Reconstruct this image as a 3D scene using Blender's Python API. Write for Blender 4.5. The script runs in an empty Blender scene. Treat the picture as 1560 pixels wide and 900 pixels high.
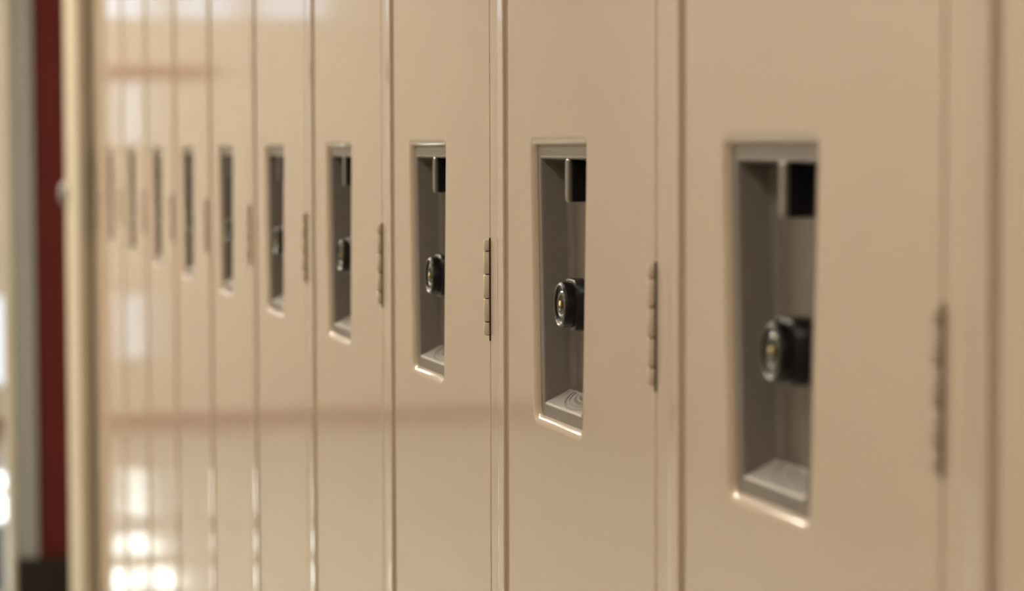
import bpy, math, random
from mathutils import Matrix, Vector
random.seed(7)
S = bpy.context.scene
COL = S.collection

# ------------------------------------------------------------ camera
YAW, PITCH, ROLL = .2386, .0557, -.0029
CAM = Vector((-.319, 0, 1.2))
fw = Vector((math.sin(YAW)*math.cos(PITCH), math.cos(YAW)*math.cos(PITCH), -math.sin(PITCH)))
rt = Vector((math.cos(YAW), -math.sin(YAW), 0))
up = rt.cross(fw)
r2 = rt*math.cos(ROLL) + up*math.sin(ROLL)
u2 = -rt*math.sin(ROLL) + up*math.cos(ROLL)
cd = bpy.data.cameras.new('camera')
cam = bpy.data.objects.new('camera', cd); COL.objects.link(cam)
M = Matrix((r2, u2, -fw)).transposed().to_4x4(); M.translation = CAM
cam.matrix_world = M
cd.sensor_width = 36; cd.lens = 4000/1560*36
cd.clip_start = .02; cd.clip_end = 200
cd.dof.use_dof = True; cd.dof.focus_distance = 1.38; cd.dof.aperture_fstop = 9.0
S.camera = cam

# ------------------------------------------------------------ exposure, world, lamps
S.view_settings.view_transform = 'Standard'; S.view_settings.look = 'None'
S.view_settings.gamma = 1; S.view_settings.use_curve_mapping = False
S.view_settings.exposure = .06
S.cycles.use_denoising = True
S.cycles.max_bounces = 10; S.cycles.transparent_max_bounces = 12
S.cycles.sample_clamp_indirect = 6
w = bpy.data.worlds.new('world'); S.world = w; w.use_nodes = True
bg = w.node_tree.nodes['Background']; bg.inputs[0].default_value = (.86, .93, 1, 1); bg.inputs[1].default_value = 1.35

sun = bpy.data.lights.new('sun', 'SUN'); sun.energy = 55; sun.angle = .009; sun.color = (.93, .96, 1)
so = bpy.data.objects.new('sun', sun); COL.objects.link(so)
SUN_EL = math.radians(80)                       # high sun aimed through the added skylights
so.rotation_euler = Vector((math.cos(SUN_EL), 0, -math.sin(SUN_EL))).to_track_quat('-Z', 'Y').to_euler()
CEIL = 2.7
for i, y in enumerate((-1.6, .6, 2.8, 5.0, 7.6, 10.0)):
    a = bpy.data.lights.new('ceiling_lamp', 'AREA'); a.shape = 'RECTANGLE'; a.size = .55; a.size_y = 1.15
    a.energy = (26, 14, 24, 112, 50, 30)[i]; a.color = (1, .88, .72)
    o = bpy.data.objects.new('ceiling_lamp', a); COL.objects.link(o); o.location = (-1.45, y, CEIL-.03)

# ------------------------------------------------------------ materials
def mat(name, col, rough=.5, metal=0, coat=0, bump=None, noise=None, spec=.5, aniso=0):
    m = bpy.data.materials.new(name); m.use_nodes = True
    nt = m.node_tree; b = nt.nodes['Principled BSDF']
    b.inputs['Base Color'].default_value = (*col, 1); b.inputs['Roughness'].default_value = rough
    b.inputs['Metallic'].default_value = metal; b.inputs['Coat Weight'].default_value = coat
    b.inputs['Coat Roughness'].default_value = .06
    b.inputs['Specular IOR Level'].default_value = spec
    if bump:
        sc, st, strch = bump
        tc = nt.nodes.new('ShaderNodeTexCoord'); mp = nt.nodes.new('ShaderNodeMapping')
        mp.inputs['Scale'].default_value = strch
        n = nt.nodes.new('ShaderNodeTexNoise'); n.inputs['Scale'].default_value = sc; n.inputs['Detail'].default_value = 2
        bp = nt.nodes.new('ShaderNodeBump'); bp.inputs['Strength'].default_value = st; bp.inputs['Distance'].default_value = .0005
        nt.links.new(tc.outputs['Object'], mp.inputs[0]); nt.links.new(mp.outputs[0], n.inputs['Vector'])
        nt.links.new(n.outputs['Fac'], bp.inputs['Height']); nt.links.new(bp.outputs[0], b.inputs['Normal'])
    if noise:
        sc, amt = noise
        tc = nt.nodes.new('ShaderNodeTexCoord'); n = nt.nodes.new('ShaderNodeTexNoise'); n.inputs['Scale'].default_value = sc
        n.inputs['Detail'].default_value = 4
        mx = nt.nodes.new('ShaderNodeMix'); mx.data_type = 'RGBA'
        mx.inputs['A'].default_value = (*[c*(1-amt) for c in col], 1); mx.inputs['B'].default_value = (*[min(1, c*(1+amt)) for c in col], 1)
        nt.links.new(tc.outputs['Object'], n.inputs['Vector']); nt.links.new(n.outputs['Fac'], mx.inputs['Factor'])
        nt.links.new(mx.outputs['Result'], b.inputs['Base Color'])
    return m

BEIGE = mat('beige_enamel', (.53, .42, .318), .5, coat=.9, spec=.2, bump=(26, .10, (1, 1, .25)), noise=(9, .03))
FRAME = mat('beige_frame_enamel', (.53, .42, .318), .5, coat=.9, spec=.2, noise=(9, .03))
HINGE = mat('hinge_paint', (.56, .46, .35), .5, coat=.6)
CUP = mat('taupe_metal', (.19, .166, .147), .45, spec=.3, bump=(60, .25, (1, 1, 12)))
BLACK = mat('black_plastic', (.005, .005, .006), .3, spec=.3)
DARK = mat('dark_pin_slot', (.03, .025, .02), .6)
CHROME = mat('chrome', (.15, .15, .14), .12, metal=1)
BRASS = mat('brass', (.20, .145, .035), .3, metal=.9)
STEEL = mat('grey_steel', (.22, .21, .19), .3, metal=.8)
INSIDE = mat('locker_inside', (.25, .2, .14), .6)
WALL = mat('cream_wall_paint', (.58, .53, .47), .45, noise=(3, .05))
RED = mat('maroon_wall_paint', (.06, .004, .002), .6, spec=.2, noise=(6, .15))
REDT = mat('red_trim_paint', (.22, .05, .035), .4)
GREY = mat('grey_wall_paint', (.185, .185, .17), .6, noise=(5, .06))
BASE = mat('dark_vinyl_base', (.010, .007, .003), .6, spec=.2)
TAN = mat('dull_tan_paint', (.36, .32, .25), .45, noise=(6, .04))
PIER = mat('tan_filler_paint', (.40, .35, .265), .65, spec=.25, noise=(6, .04))
BRIGHT_PLATE = mat('brightening_plate', (.50, .48, .46), .3, metal=.2)  # pale colour put in to brighten the pocket floors
FLOOR = mat('polished_floor', (.36, .38, .35), .16, coat=.3, noise=(2.5, .12))
CEILM = mat('ceiling_board', (.75, .72, .66), .8, noise=(20, .05))
WHITE = mat('pale_frame_paint', (.62, .60, .55), .35)
EMB = mat('emblem_print', (.30, .29, .28), .4)
GL = bpy.data.materials.new('window_glass'); GL.use_nodes = True
nt = GL.node_tree; nt.nodes.clear()
out = nt.nodes.new('ShaderNodeOutputMaterial'); mx = nt.nodes.new('ShaderNodeMixShader'); mx.inputs[0].default_value = .08
tr = nt.nodes.new('ShaderNodeBsdfTransparent'); gg = nt.nodes.new('ShaderNodeBsdfGlossy'); gg.inputs['Roughness'].default_value = .02
nt.links.new(tr.outputs[0], mx.inputs[1]); nt.links.new(gg.outputs[0], mx.inputs[2]); nt.links.new(mx.outputs[0], out.inputs[0])

# ------------------------------------------------------------ helpers
class MB:
    def __init__(s): s.v = []; s.f = []; s.sm = []
    def add(s, vs, fs, smooth=False):
        o = len(s.v); s.v += [tuple(v) for v in vs]; s.f += [tuple(i+o for i in f) for f in fs]
        s.sm += [smooth]*len(fs) if isinstance(smooth, bool) else list(smooth)
    def box(s, x0, x1, y0, y1, z0, z1):
        v = [(x, y, z) for x in (x0, x1) for y in (y0, y1) for z in (z0, z1)]
        s.add(v, [(0, 1, 3, 2), (4, 6, 7, 5), (0, 4, 5, 1), (2, 3, 7, 6), (0, 2, 6, 4), (1, 5, 7, 3)])
    def loft(s, rings, smooth, cap0=False, cap1=False):
        """rings of equal length; smooth: one flag per strip"""
        k = len(rings[0]); v = [p for r in rings for p in r]; f = []; sm = []
        for i in range(len(rings)-1):
            for j in range(k):
                a, b = i*k+j, i*k+(j+1) % k
                f.append((a, b, b+k, a+k)); sm.append(smooth[i] if not isinstance(smooth, bool) else smooth)
        if cap0: f.append(tuple(range(k))[::-1]); sm.append(False)
        if cap1: f.append(tuple((len(rings)-1)*k+j for j in range(k))); sm.append(False)
        s.add(v, f, sm)
    def extrude(s, prof, z0, z1, smooth=False, closed=True):
        """prof: (x, y) outline run up from z0 to z1"""
        n = len(prof); v = [(x, y, z0) for x, y in prof] + [(x, y, z1) for x, y in prof]
        m = n if closed else n-1
        s.add(v, [(i, (i+1) % n, n+(i+1) % n, n+i) for i in range(m)], smooth)
        if closed: s.add(v, [tuple(range(n))[::-1], tuple(range(n, 2*n))])
    def build(s, name, m, parent=None, loc=None):
        me = bpy.data.meshes.new(name); me.from_pydata(s.v, [], s.f); me.materials.append(m)
        for p, q in zip(me.polygons, s.sm): p.use_smooth = q
        o = bpy.data.objects.new(name, me); COL.objects.link(o)
        if parent: o.parent = parent
        if loc: o.location = loc
        import bmesh
        bm = bmesh.new(); bm.from_mesh(me); bmesh.ops.recalc_face_normals(bm, faces=bm.faces); bm.to_mesh(me); bm.free()
        return o

def fillet(quad, r, k=5):
    """quad: four (y, z) corners in order -> rounded outline of 4*k points"""
    P = [Vector(q) for q in quad]; res = []
    for i in range(4):
        p, a, b = P[i], P[i-1], P[(i+1) % 4]
        s = p+(a-p).normalized()*r; e = p+(b-p).normalized()*r
        for t in range(k):
            t /= k-1
            q = (1-t)**2*s + 2*t*(1-t)*(p*.45+((s+e)/2)*.0+p*.55) + t*t*e
            res.append((q.x, q.y))
    return res
def inset(quad, d):
    """move every side of the quad inwards by d (negative: outwards); d may be (left, bottom, right, top)"""
    (y0, z0), (y1, z1), (y2, z2), (y3, z3) = quad      # TL, BL, BR, TR with left = larger y
    if not isinstance(d, tuple): d = (d,)*4
    l, b, r, t = d
    return [(y0-l, z0-t), (y1-l, z1+b), (y2+r, z2+b), (y3+r, z3-t)]
def ring(x, quad, r, k=5): return [(x, y, z) for y, z in fillet(quad, max(r, 1e-4), k)]
def struct(o): o['kind'] = 'structure'; return o

def wall_with_holes(name, m, axis, c0, c1, a0, a1, z0, z1, holes):
    """axis 'x': wall between x=c0..c1 running along y=a0..a1; axis 'y': the reverse"""
    A = sorted({a0, a1, *[h[0] for h in holes], *[h[1] for h in holes]}); Z = sorted({z0, z1, *[h[2] for h in holes], *[h[3] for h in holes]})
    b = MB()
    for i in range(len(A)-1):
        for j in range(len(Z)-1):
            ca, cz = (A[i]+A[i+1])/2, (Z[j]+Z[j+1])/2
            if any(h[0] < ca < h[1] and h[2] < cz < h[3] for h in holes): continue
            if axis == 'x': b.box(c0, c1, A[i], A[i+1], Z[j], Z[j+1])
            else: b.box(A[i], A[i+1], c0, c1, Z[j], Z[j+1])
    return struct(b.build(name, m))

# ------------------------------------------------------------ setting
b = MB(); b.box(-2.9, .5, -2.6, 11.7, -.1, 0); struct(b.build('floor', FLOOR))
b = MB(); b.box(.36, .5, -2.5, 11.5, 0, CEIL); struct(b.build('wall_right', WALL))
b = MB(); b.box(-2.8, .36, -2.6, -2.5, 0, CEIL); struct(b.build('wall_back', WALL))
OFF = (CEIL+.05)/math.tan(SUN_EL)
PATCHES = [(7.15, 7.55, -.37, -.01), (7.15, 7.55, -.49, -.40), (7.8, 8.2, -.37, -.01), (7.8, 8.2, -.50, -.405), (8.66, 9.05, -.550, -.495), (9.07, 9.47, -.590, -.535), (9.49, 9.9, -.630, -.575),
           (8.66, 9.9, -.34, -.01), (8.66, 9.25, .04, .24), (9.45, 9.9, .04, .24)]
ADDED_SKYLIGHTS = [(x0-OFF, x1-OFF, y0, y1) for y0, y1, x0, x1 in PATCHES]         # unseen skylights, added so sun patches land where reflections need them
def ceiling_with_holes(holes):
    A = sorted({-2.9, .5, *[h[0] for h in holes], *[h[1] for h in holes]}); B = sorted({-2.6, 11.7, *[h[2] for h in holes], *[h[3] for h in holes]})
    b = MB()
    for i in range(len(A)-1):
        for j in range(len(B)-1):
            ca, cb = (A[i]+A[i+1])/2, (B[j]+B[j+1])/2
            if any(h[0] < ca < h[1] and h[2] < cb < h[3] for h in holes): continue
            b.box(A[i], A[i+1], B[j], B[j+1], CEIL, CEIL+.01)
    return struct(b.build('ceiling', CEILM))
ceiling_with_holes(ADDED_SKYLIGHTS)
b = MB(); b.box(-2.84, -2.8, -2.5, 11.5, 0, CEIL); struct(b.build('wall_left', WALL))
EH = [(-.83, -.72, 1.22, 1.50), (-.83, -.72, .28, .58), (-.90, -.35, 1.76, 2.35), (-1.25, -.96, 1.76, 2.35), (-1.65, -1.33, 1.76, 2.35), (.10, .34, .18, .585)]
wall_with_holes('wall_end', WALL, 'y', 11.5, 11.56, -2.8, .36, 0, CEIL, EH)
n = 0
for (x0, x1, y0, y1) in ADDED_SKYLIGHTS:  # frames and panes of the added, unseen skylights
    n += 1; f = MB(); t = .004
    f.box(x0, x1, y0, y0+t, CEIL+.0101, CEIL+.03); f.box(x0, x1, y1-t, y1, CEIL+.0101, CEIL+.03); f.box(x0, x0+t, y0+t, y1-t, CEIL+.0101, CEIL+.03); f.box(x1-t, x1, y0+t, y1-t, CEIL+.0101, CEIL+.03)
    fo = struct(f.build('window_%d' % n, WHITE))
    g = MB(); g.box(x0+t, x1-t, y0+t, y1-t, CEIL+.012, CEIL+.016); g.build('window_pane', GL, fo)
for (a0, a1, z0, z1) in EH:
    n += 1; f = MB(); t = .012
    f.box(a0, a1, 11.49, 11.57, z0, z0+t); f.box(a0, a1, 11.49, 11.57, z1-t, z1); f.box(a0, a0+t, 11.49, 11.57, z0+t, z1-t); f.box(a1-t, a1, 11.49, 11.57, z0+t, z1-t)
    fo = struct(f.build('window_%d' % n, WHITE))
    g = MB(); g.box(a0+t, a1-t, 11.53, 11.534, z0+t, z1-t); g.build('window_pane', GL, fo)
b = MB(); b.box(-2.8, .36, 11.485, 11.5, 0, .05); struct(b.build('baseboard_end', REDT))
b = MB(); b.box(-1.15, .09, 11.48, 11.5, 1.515, 1.565); struct(b.build('trim_1', REDT))
b = MB(); b.box(-2.8, -2.785, -2.5, 11.48, 0, .10); struct(b.build('baseboard_left', WALL))

# maroon wall stub beyond the row, with a grey pilaster, a tan corner strip and a dark base
WY = 7.0
b = MB(); b.box(.0355, .36, WY, WY+.2, 0, CEIL); struct(b.build('wall_side', RED))
b = MB(); b.box(.0355, .091, WY-.015, WY, 0, CEIL); struct(b.build('trim_2', GREY))
b = MB(); b.extrude([(.016, WY+.2), (.016, WY-.012), (.020, WY-.02), (.031, WY-.02), (.035, WY-.012), (.035, WY+.2)], 0, CEIL); struct(b.build('trim_3', TAN))
b = MB(); b.box(.0355, .36, WY-.03, WY-.0155, 0, .126); struct(b.build('baseboard_side', BASE))

# ------------------------------------------------------------ the locker row
W = .305
def Yn(n): return W*(n+3.4548)-.1
def row(s): return s*W
ZT, ZB = .0016, -.1318                  # pocket, relative to the camera height
DL, DR = .2072*W-.0012, -.6637*W        # door edges (far, near)
DOOR_Z0, DOOR_Z1 = -1.06, .56
HOLE = [(.038*W, ZT), (.0124*W, ZB), (-.2661*W, ZB), (-.2936*W, ZT)]     # TL, BL, BR, TR
TH = .018

def make_locker():
    root = bpy.data.objects.new('locker', None); COL.objects.link(root)
    # body: shell and the face frame with its raised strip (origin at the pocket's height)
    b = MB()
    y0, y1 = -.7928*W+.0001, .2072*W-.0001
    zb, zt = -1.2, .62
    b.box(TH+.004, .34, y1-.001, y1, zb, zt); b.box(TH+.004, .34, y0, y0+.001, zb, zt)
    b.box(.338, .34, y0+.001, y1-.001, zb, zt)
    b.box(TH+.004, .338, y0+.001, y1-.001, zt-.002, zt); b.box(TH+.004, .338, y0+.001, y1-.001, zb, DOOR_Z0-.01)
    b.box(0, TH+.004, DR-.0004, y1, DOOR_Z1+.002, zt); b.box(0, TH+.004, DR-.0004, y1, zb, DOOR_Z0-.002)
    # near stile: flat strip level with the door, then a raised rounded strip, then the return
    e = DR-.0010
    q = y0+.0020
    rr = .0010                                  # raised strip with a slightly crowned face
    prof = [(TH+.004, e), (.0008, e), (.0002, e-.0006), (.0002, q+.0155)]
    cr = []; x, yy = -.0010, q+.0150; NC = 10; st = (.0140-rr)/NC
    for t in range(NC+1):
        cr.append((x, yy)); x -= math.tan(math.radians(3.1-.7*t/NC))*st; yy -= st
    n0 = len(prof)
    prof += cr; xe = cr[-1][0]
    for t in range(1, 7):
        a = math.pi/2*t/6; prof.append((xe+rr*(1-math.cos(a)), q+rr*(1-math.sin(a))))
    n1 = len(prof)-1
    prof += [(.0002, q), (.0002, y0+.0012), (.0010, y0+.0004), (TH+.004, y0+.0004)]
    b.extrude(prof, zb, zt, [n0 <= i_ < n1 for i_ in range(len(prof))])
    b.build('body', FRAME, root)

    # door: rings from the pressed lip out to the folded edge, one mesh
    D = [(DL, DOOR_Z1), (DL, DOOR_Z0), (DR, DOOR_Z0), (DR, DOOR_Z1)]
    R = []; sm = []
    lip = [(.0100, 0.0), (.0030, .0), (.0022, .0004), (.0012, .0010), (.0004, .0018), (.0, .0027)]
    lip_out = [(-.0046, 0), (-.0036, .00015), (-.0024, .0006), (-.0013, .0013), (-.0005, .0021), (0, .0030), (0, .0045)]
    for d, x in reversed(lip_out):
        R.append(ring(x, inset(HOLE, d), .0045-d*.8, 7))
    nlip = len(R)
    R.append(ring(0, D and inset(D, .0022), .0003, 7))
    er = .0020
    for t in range(1, 6):
        a = math.pi/2*t/5; R.append(ring(er*(1-math.cos(a)), inset(D, .0020-er*math.sin(a)), .0003, 7))
    R.append(ring(TH, D, .0003, 7))
    sm = [True]*(nlip-1)+[False]+[True]*5+[False]
    b = MB(); b.loft(R, sm)
    door = b.build('door', BEIGE, root)

    # handle pocket: flat rim, rolled inner edge, walls and sloping floor
    H = HOLE; DEP = .0185
    R = [ring(.0031, inset(H, -.001), .0050, 7), ring(.0031, inset(H, .0), .0045, 7),
         ring(.0033, inset(H, (.0060, .0048, .0060, .0050)), .0012, 7),
         ring(.0029, inset(H, (.0064, .0053, .0064, .0055)), .0012, 7),
         ring(.0031, inset(H, (.0070, .0060, .0070, .0062)), .0012, 7),
         ring(.0039, inset(H, (.0074, .0064, .0074, .0065)), .0012, 7),
         ring(DEP-.003, inset(H, (.0085, .0110, .0085, .0075)), .0014, 7),
         ring(DEP-.0008, inset(H, (.0093, .0122, .0093, .0083)), .0014, 7),
         ring(DEP, inset(H, (.0120, .0135, .0120, .0105)), .0014, 7)]
    b = MB(); b.loft(R, [False, False, True, True, True, False, True, True], cap1=True)
    b.build('handle_pocket', CUP, door)

    # added plate, its pale colour stands in for light on the pocket floor
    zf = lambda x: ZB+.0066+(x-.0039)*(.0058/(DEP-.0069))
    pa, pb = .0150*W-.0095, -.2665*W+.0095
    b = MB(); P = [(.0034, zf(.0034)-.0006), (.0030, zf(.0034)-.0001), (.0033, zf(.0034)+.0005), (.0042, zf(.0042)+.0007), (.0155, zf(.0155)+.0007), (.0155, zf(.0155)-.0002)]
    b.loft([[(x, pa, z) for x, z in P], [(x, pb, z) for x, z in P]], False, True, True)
    b.build('added_bright_plate', BRIGHT_PLATE, door)

    # stamped round emblem on the sloping floor of the pocket
    b = MB(); cy, cx = -.155*W, .0152; zp = zf; zf = lambda x: zp(x)+.0007
    def arc(ra, rb, w_, a0, a1, n=36):
        pts = []
        for i in range(n+1):
            a = a0+(a1-a0)*i/n
            pts.append((a, ra, rb))
        for i in range(n):
            qd = []
            for (a, rA, rB), k in ((pts[i], 1), (pts[i], -1), (pts[i+1], -1), (pts[i+1], 1)):
                x = cx-(rB+k*w_*.5)*math.sin(a); y = cy+(rA+k*w_)*math.cos(a)
                qd.append((x, y))
            v = [(x, y, zf(x)) for x, y in qd]+[(x, y, zf(x)+.0004) for x, y in qd]
            b.add(v, [(0, 1, 2, 3), (4, 7, 6, 5), (0, 4, 5, 1), (1, 5, 6, 2), (2, 6, 7, 3), (3, 7, 4, 0)])
    arc(.030, .0112, .0006, .08, math.pi-.08); arc(.026, .0092, .0004, .1, math.pi-.1)
    rnd = random.Random(3)
    for rB, rA in ((.0066, .020), (.004, .016)):
        for i in range(14):
            a = .35+(math.pi-.7)*i/13
            x = cx-rB*math.sin(a); y = cy+rA*math.cos(a); hw = .0007
            v = [(x+dx, y+dy, zf(x+dx)+dz) for dx in (-.0007, .0007) for dy in (-hw*rnd.uniform(.4, 1), hw) for dz in (0, .0004)]
            b.add(v, [(0, 1, 3, 2), (4, 6, 7, 5), (0, 4, 5, 1), (2, 3, 7, 6), (0, 2, 6, 4), (1, 5, 7, 3)])
    b.build('emblem', EMB, door)

    # key lock standing out of the pocket's back
    ly, lz, lx, lr = .026*W-.0478, ZT-.0764, .0012, .0110
    def lathe(mb, prof, n=40, sm_=True):
        mb.loft([[(lx+x, ly+r*math.cos(2*math.pi*i/n), lz+r*math.sin(2*math.pi*i/n)) for i in range(n)] for x, r in prof], sm_)
    b = MB()
    b.loft([ring(x, [(ly+h, lz+h), (ly+h, lz-h), (ly-h, lz-h), (ly-h, lz+h)], .0075) for x, h in ((.0060, .0118), (.0066, .0125), (DEP-.0003, .0125))], [True, True], cap0=True)
    lathe(b, [(.0012, .0), (.0012, .0086), (.0005, .0092), (.0, .0097), (.0002, .0107), (.0012, lr), (.0075, lr+.0003)])
    b.build('lock_cylinder', BLACK, door)
    b = MB(); lathe(b, [(-.0001, .0094), (-.0005, .0097), (-.0005, .0101), (-.0001, .0104), (.0009, .0100), (.0009, .0094), (-.0001, .0094)])
    lathe(b, [(.0013, .0048), (.0004, .0050), (.0002, .0062), (.0013, .0070)])
    b.build('lock_face', CHROME, door)
    b = MB(); lathe(b, [(.0011, 0), (-.0002, 0), (-.0002, .0018), (.0002, .0021), (.0011, .0021)])
    b.build('key_plug', BRASS, door)

    # latch finger hanging from the top of the pocket: steel front edge on a black body
    a0, a1 = .03*W-.0530, .03*W-.0590
    b = MB(); quad = [(a0, ZT-.0060), (a0, ZT-.0270), (a1, ZT-.0270), (a1, ZT-.0060)]
    b.loft([ring(.0046, inset(quad, .0006), .0016), ring(.0052, quad, .002), ring(DEP-.0003, quad, .002)], [True, False], cap0=True)
    b.build('latch', BLACK, door)
    b = MB(); b.loft([ring(.0030, inset(quad, .0004), .0016), ring(.0026, inset(quad, .0008), .0016), ring(.0034, inset(quad, -.0002), .002), ring(.0046, inset(quad, -.0002), .002)][1:], [True, False], cap0=True, cap1=True)
    b.build('latch_plate', STEEL, door)

    # hinge: five knuckles on a pin at the near edge of the door
    ht, hb = -.0480, -.1000; L = ht-hb
    cuts = [0, .12, .36, .605, .85, .985]
    b = MB(); hx, hy, hr = -.0003, DR+.0026, .0026
    def cyl(mb, r, z0, z1, n=24, bev=.0003):
        mb.loft([[(hx+rr_*math.cos(2*math.pi*i/n), hy+rr_*math.sin(2*math.pi*i/n), z) for i in range(n)] for rr_, z in ((r-bev, z0), (r, z0+bev), (r, z1-bev), (r-bev, z1))], True, True, True)
    for i in range(5):
        g = .00035 if i in (1, 3) else .0002
        cyl(b, hr, ht-L*cuts[i+1]+g, ht-L*cuts[i]-g)
    b.build('hinge', HINGE, door)
    b = MB(); cyl(b, .0017, hb+.0007, ht-.0006); b.box(-.0004, .0004, DR-.0005, DR+.0002, hb-.0022, ht+.0008)  # pin, plus a dark sliver standing in for the shaded slot
    b.build('hinge_pin_slot_shade', DARK, door)
    return root

def copy_tree(o, parent=None):
    c = o.copy(); COL.objects.link(c)
    if parent: c.parent = parent
    for ch in o.children: copy_tree(ch, c)
    return c

LABELS = {
 -1: 'beige metal locker cut off by the right edge, only its door edge showing',
  0: 'beige metal locker nearest in view, with the largest recessed handle pocket',
  1: 'beige metal locker with the sharpest black lock, second pocket from the right',
  2: 'beige metal locker with the crispest hinge, third handle pocket from the right',
  3: 'beige locker with the fourth handle pocket from the right, just left of photo centre',
  4: 'beige locker with the fifth handle pocket from the right, softly out of focus',
  5: 'beige locker with the sixth handle pocket from the right, its lock a dark blot',
  6: 'beige locker with the seventh handle pocket from the right',
  7: 'far beige locker with the eighth handle pocket from the right, right of the glaring door',
  8: 'far beige locker whose door carries the white glare, ninth pocket from the right',
  9: 'far beige locker with the second-last handle pocket, just left of the glaring door',
  10: 'farthest beige locker, its pocket half hidden against the tan pier'}
proto = make_locker()
for n in sorted(LABELS, key=abs):
    o = proto if n == 0 else copy_tree(proto)
    o.location = (0, Yn(n), CAM.z)
    o['label'] = LABELS[n]; o['category'] = 'locker'; o['group'] = 'beige lockers in the row'

# pier closing the row: tan metal filler standing a little proud of the doors
PY0, PY1, PX = 3.945, 4.22, -.022
PM = Yn(10)+.2072*W+.001
b = MB()
b.extrude([(.355, PM), (PX, PM), (PX, PY1-.01), (PX+.003, PY1-.003), (PX+.01, PY1), (.355, PY1)], 0, CEIL)
struct(b.build('wall_pier', PIER))
b = MB()
b.extrude([(-.0045, PY0), (PX+.0015, PY0), (PX+.0004, PY0+.0004), (PX, PY0+.0015), (PX, PM), (-.0045, PM)], 0, CEIL)
struct(b.build('trim_4', PIER))

# small domed stop on the pier's face
t = bpy.data.objects.new('door_stop', None); COL.objects.link(t); t.location = (PX, 4.185, CAM.z-.068)
t['label'] = 'small round grey stop sticking out from the tan pier beside the maroon wall'; t['category'] = 'door stop'
def dome(mb, prof, n=32):
    mb.loft([[(x, r*math.cos(2*math.pi*i/n), r*math.sin(2*math.pi*i/n)) for i in range(n)] for x, r in prof], True, False, False)
b = MB(); dome(b, [(0, .022), (-.002, .022), (-.003, .020), (-.003, .0)]); b.build('mounting_plate', STEEL, t)
RUB = mat('grey_rubber', (.20, .20, .19), .5)
b = MB(); dome(b, [(-.003, .018), (-.006, .0175), (-.009, .014), (-.011, .008), (-.0115, 0)]); b.build('bumper', RUB, t)

# dark mat on the floor of the hall beyond the pilaster
MAT = mat('blue_grey_carpet', (.03, .035, .05), .9, noise=(60, .3))
b = MB()
b.loft([[(x, y, z) for x, y in ((x0, y0), (x1, y0), (x1, y1), (x0, y1))] for x0, x1, y0, y1, z in
        ((-.02, .34, 7.24, 8.45, .0), (-.02, .34, 7.24, 8.45, .006), (-.01, .33, 7.25, 8.44, .009))], False, True, True)
o = b.build('floor_mat', mat('mat_rubber', (.02, .02, .025), .7))
b = MB(); b.box(.0, .32, 7.26, 8.43, .0091, .012); b.build('pile', MAT, o)
o['label'] = 'dark blue-grey mat on the hall floor at the left edge, beyond the grey pilaster'; o['category'] = 'floor mat'
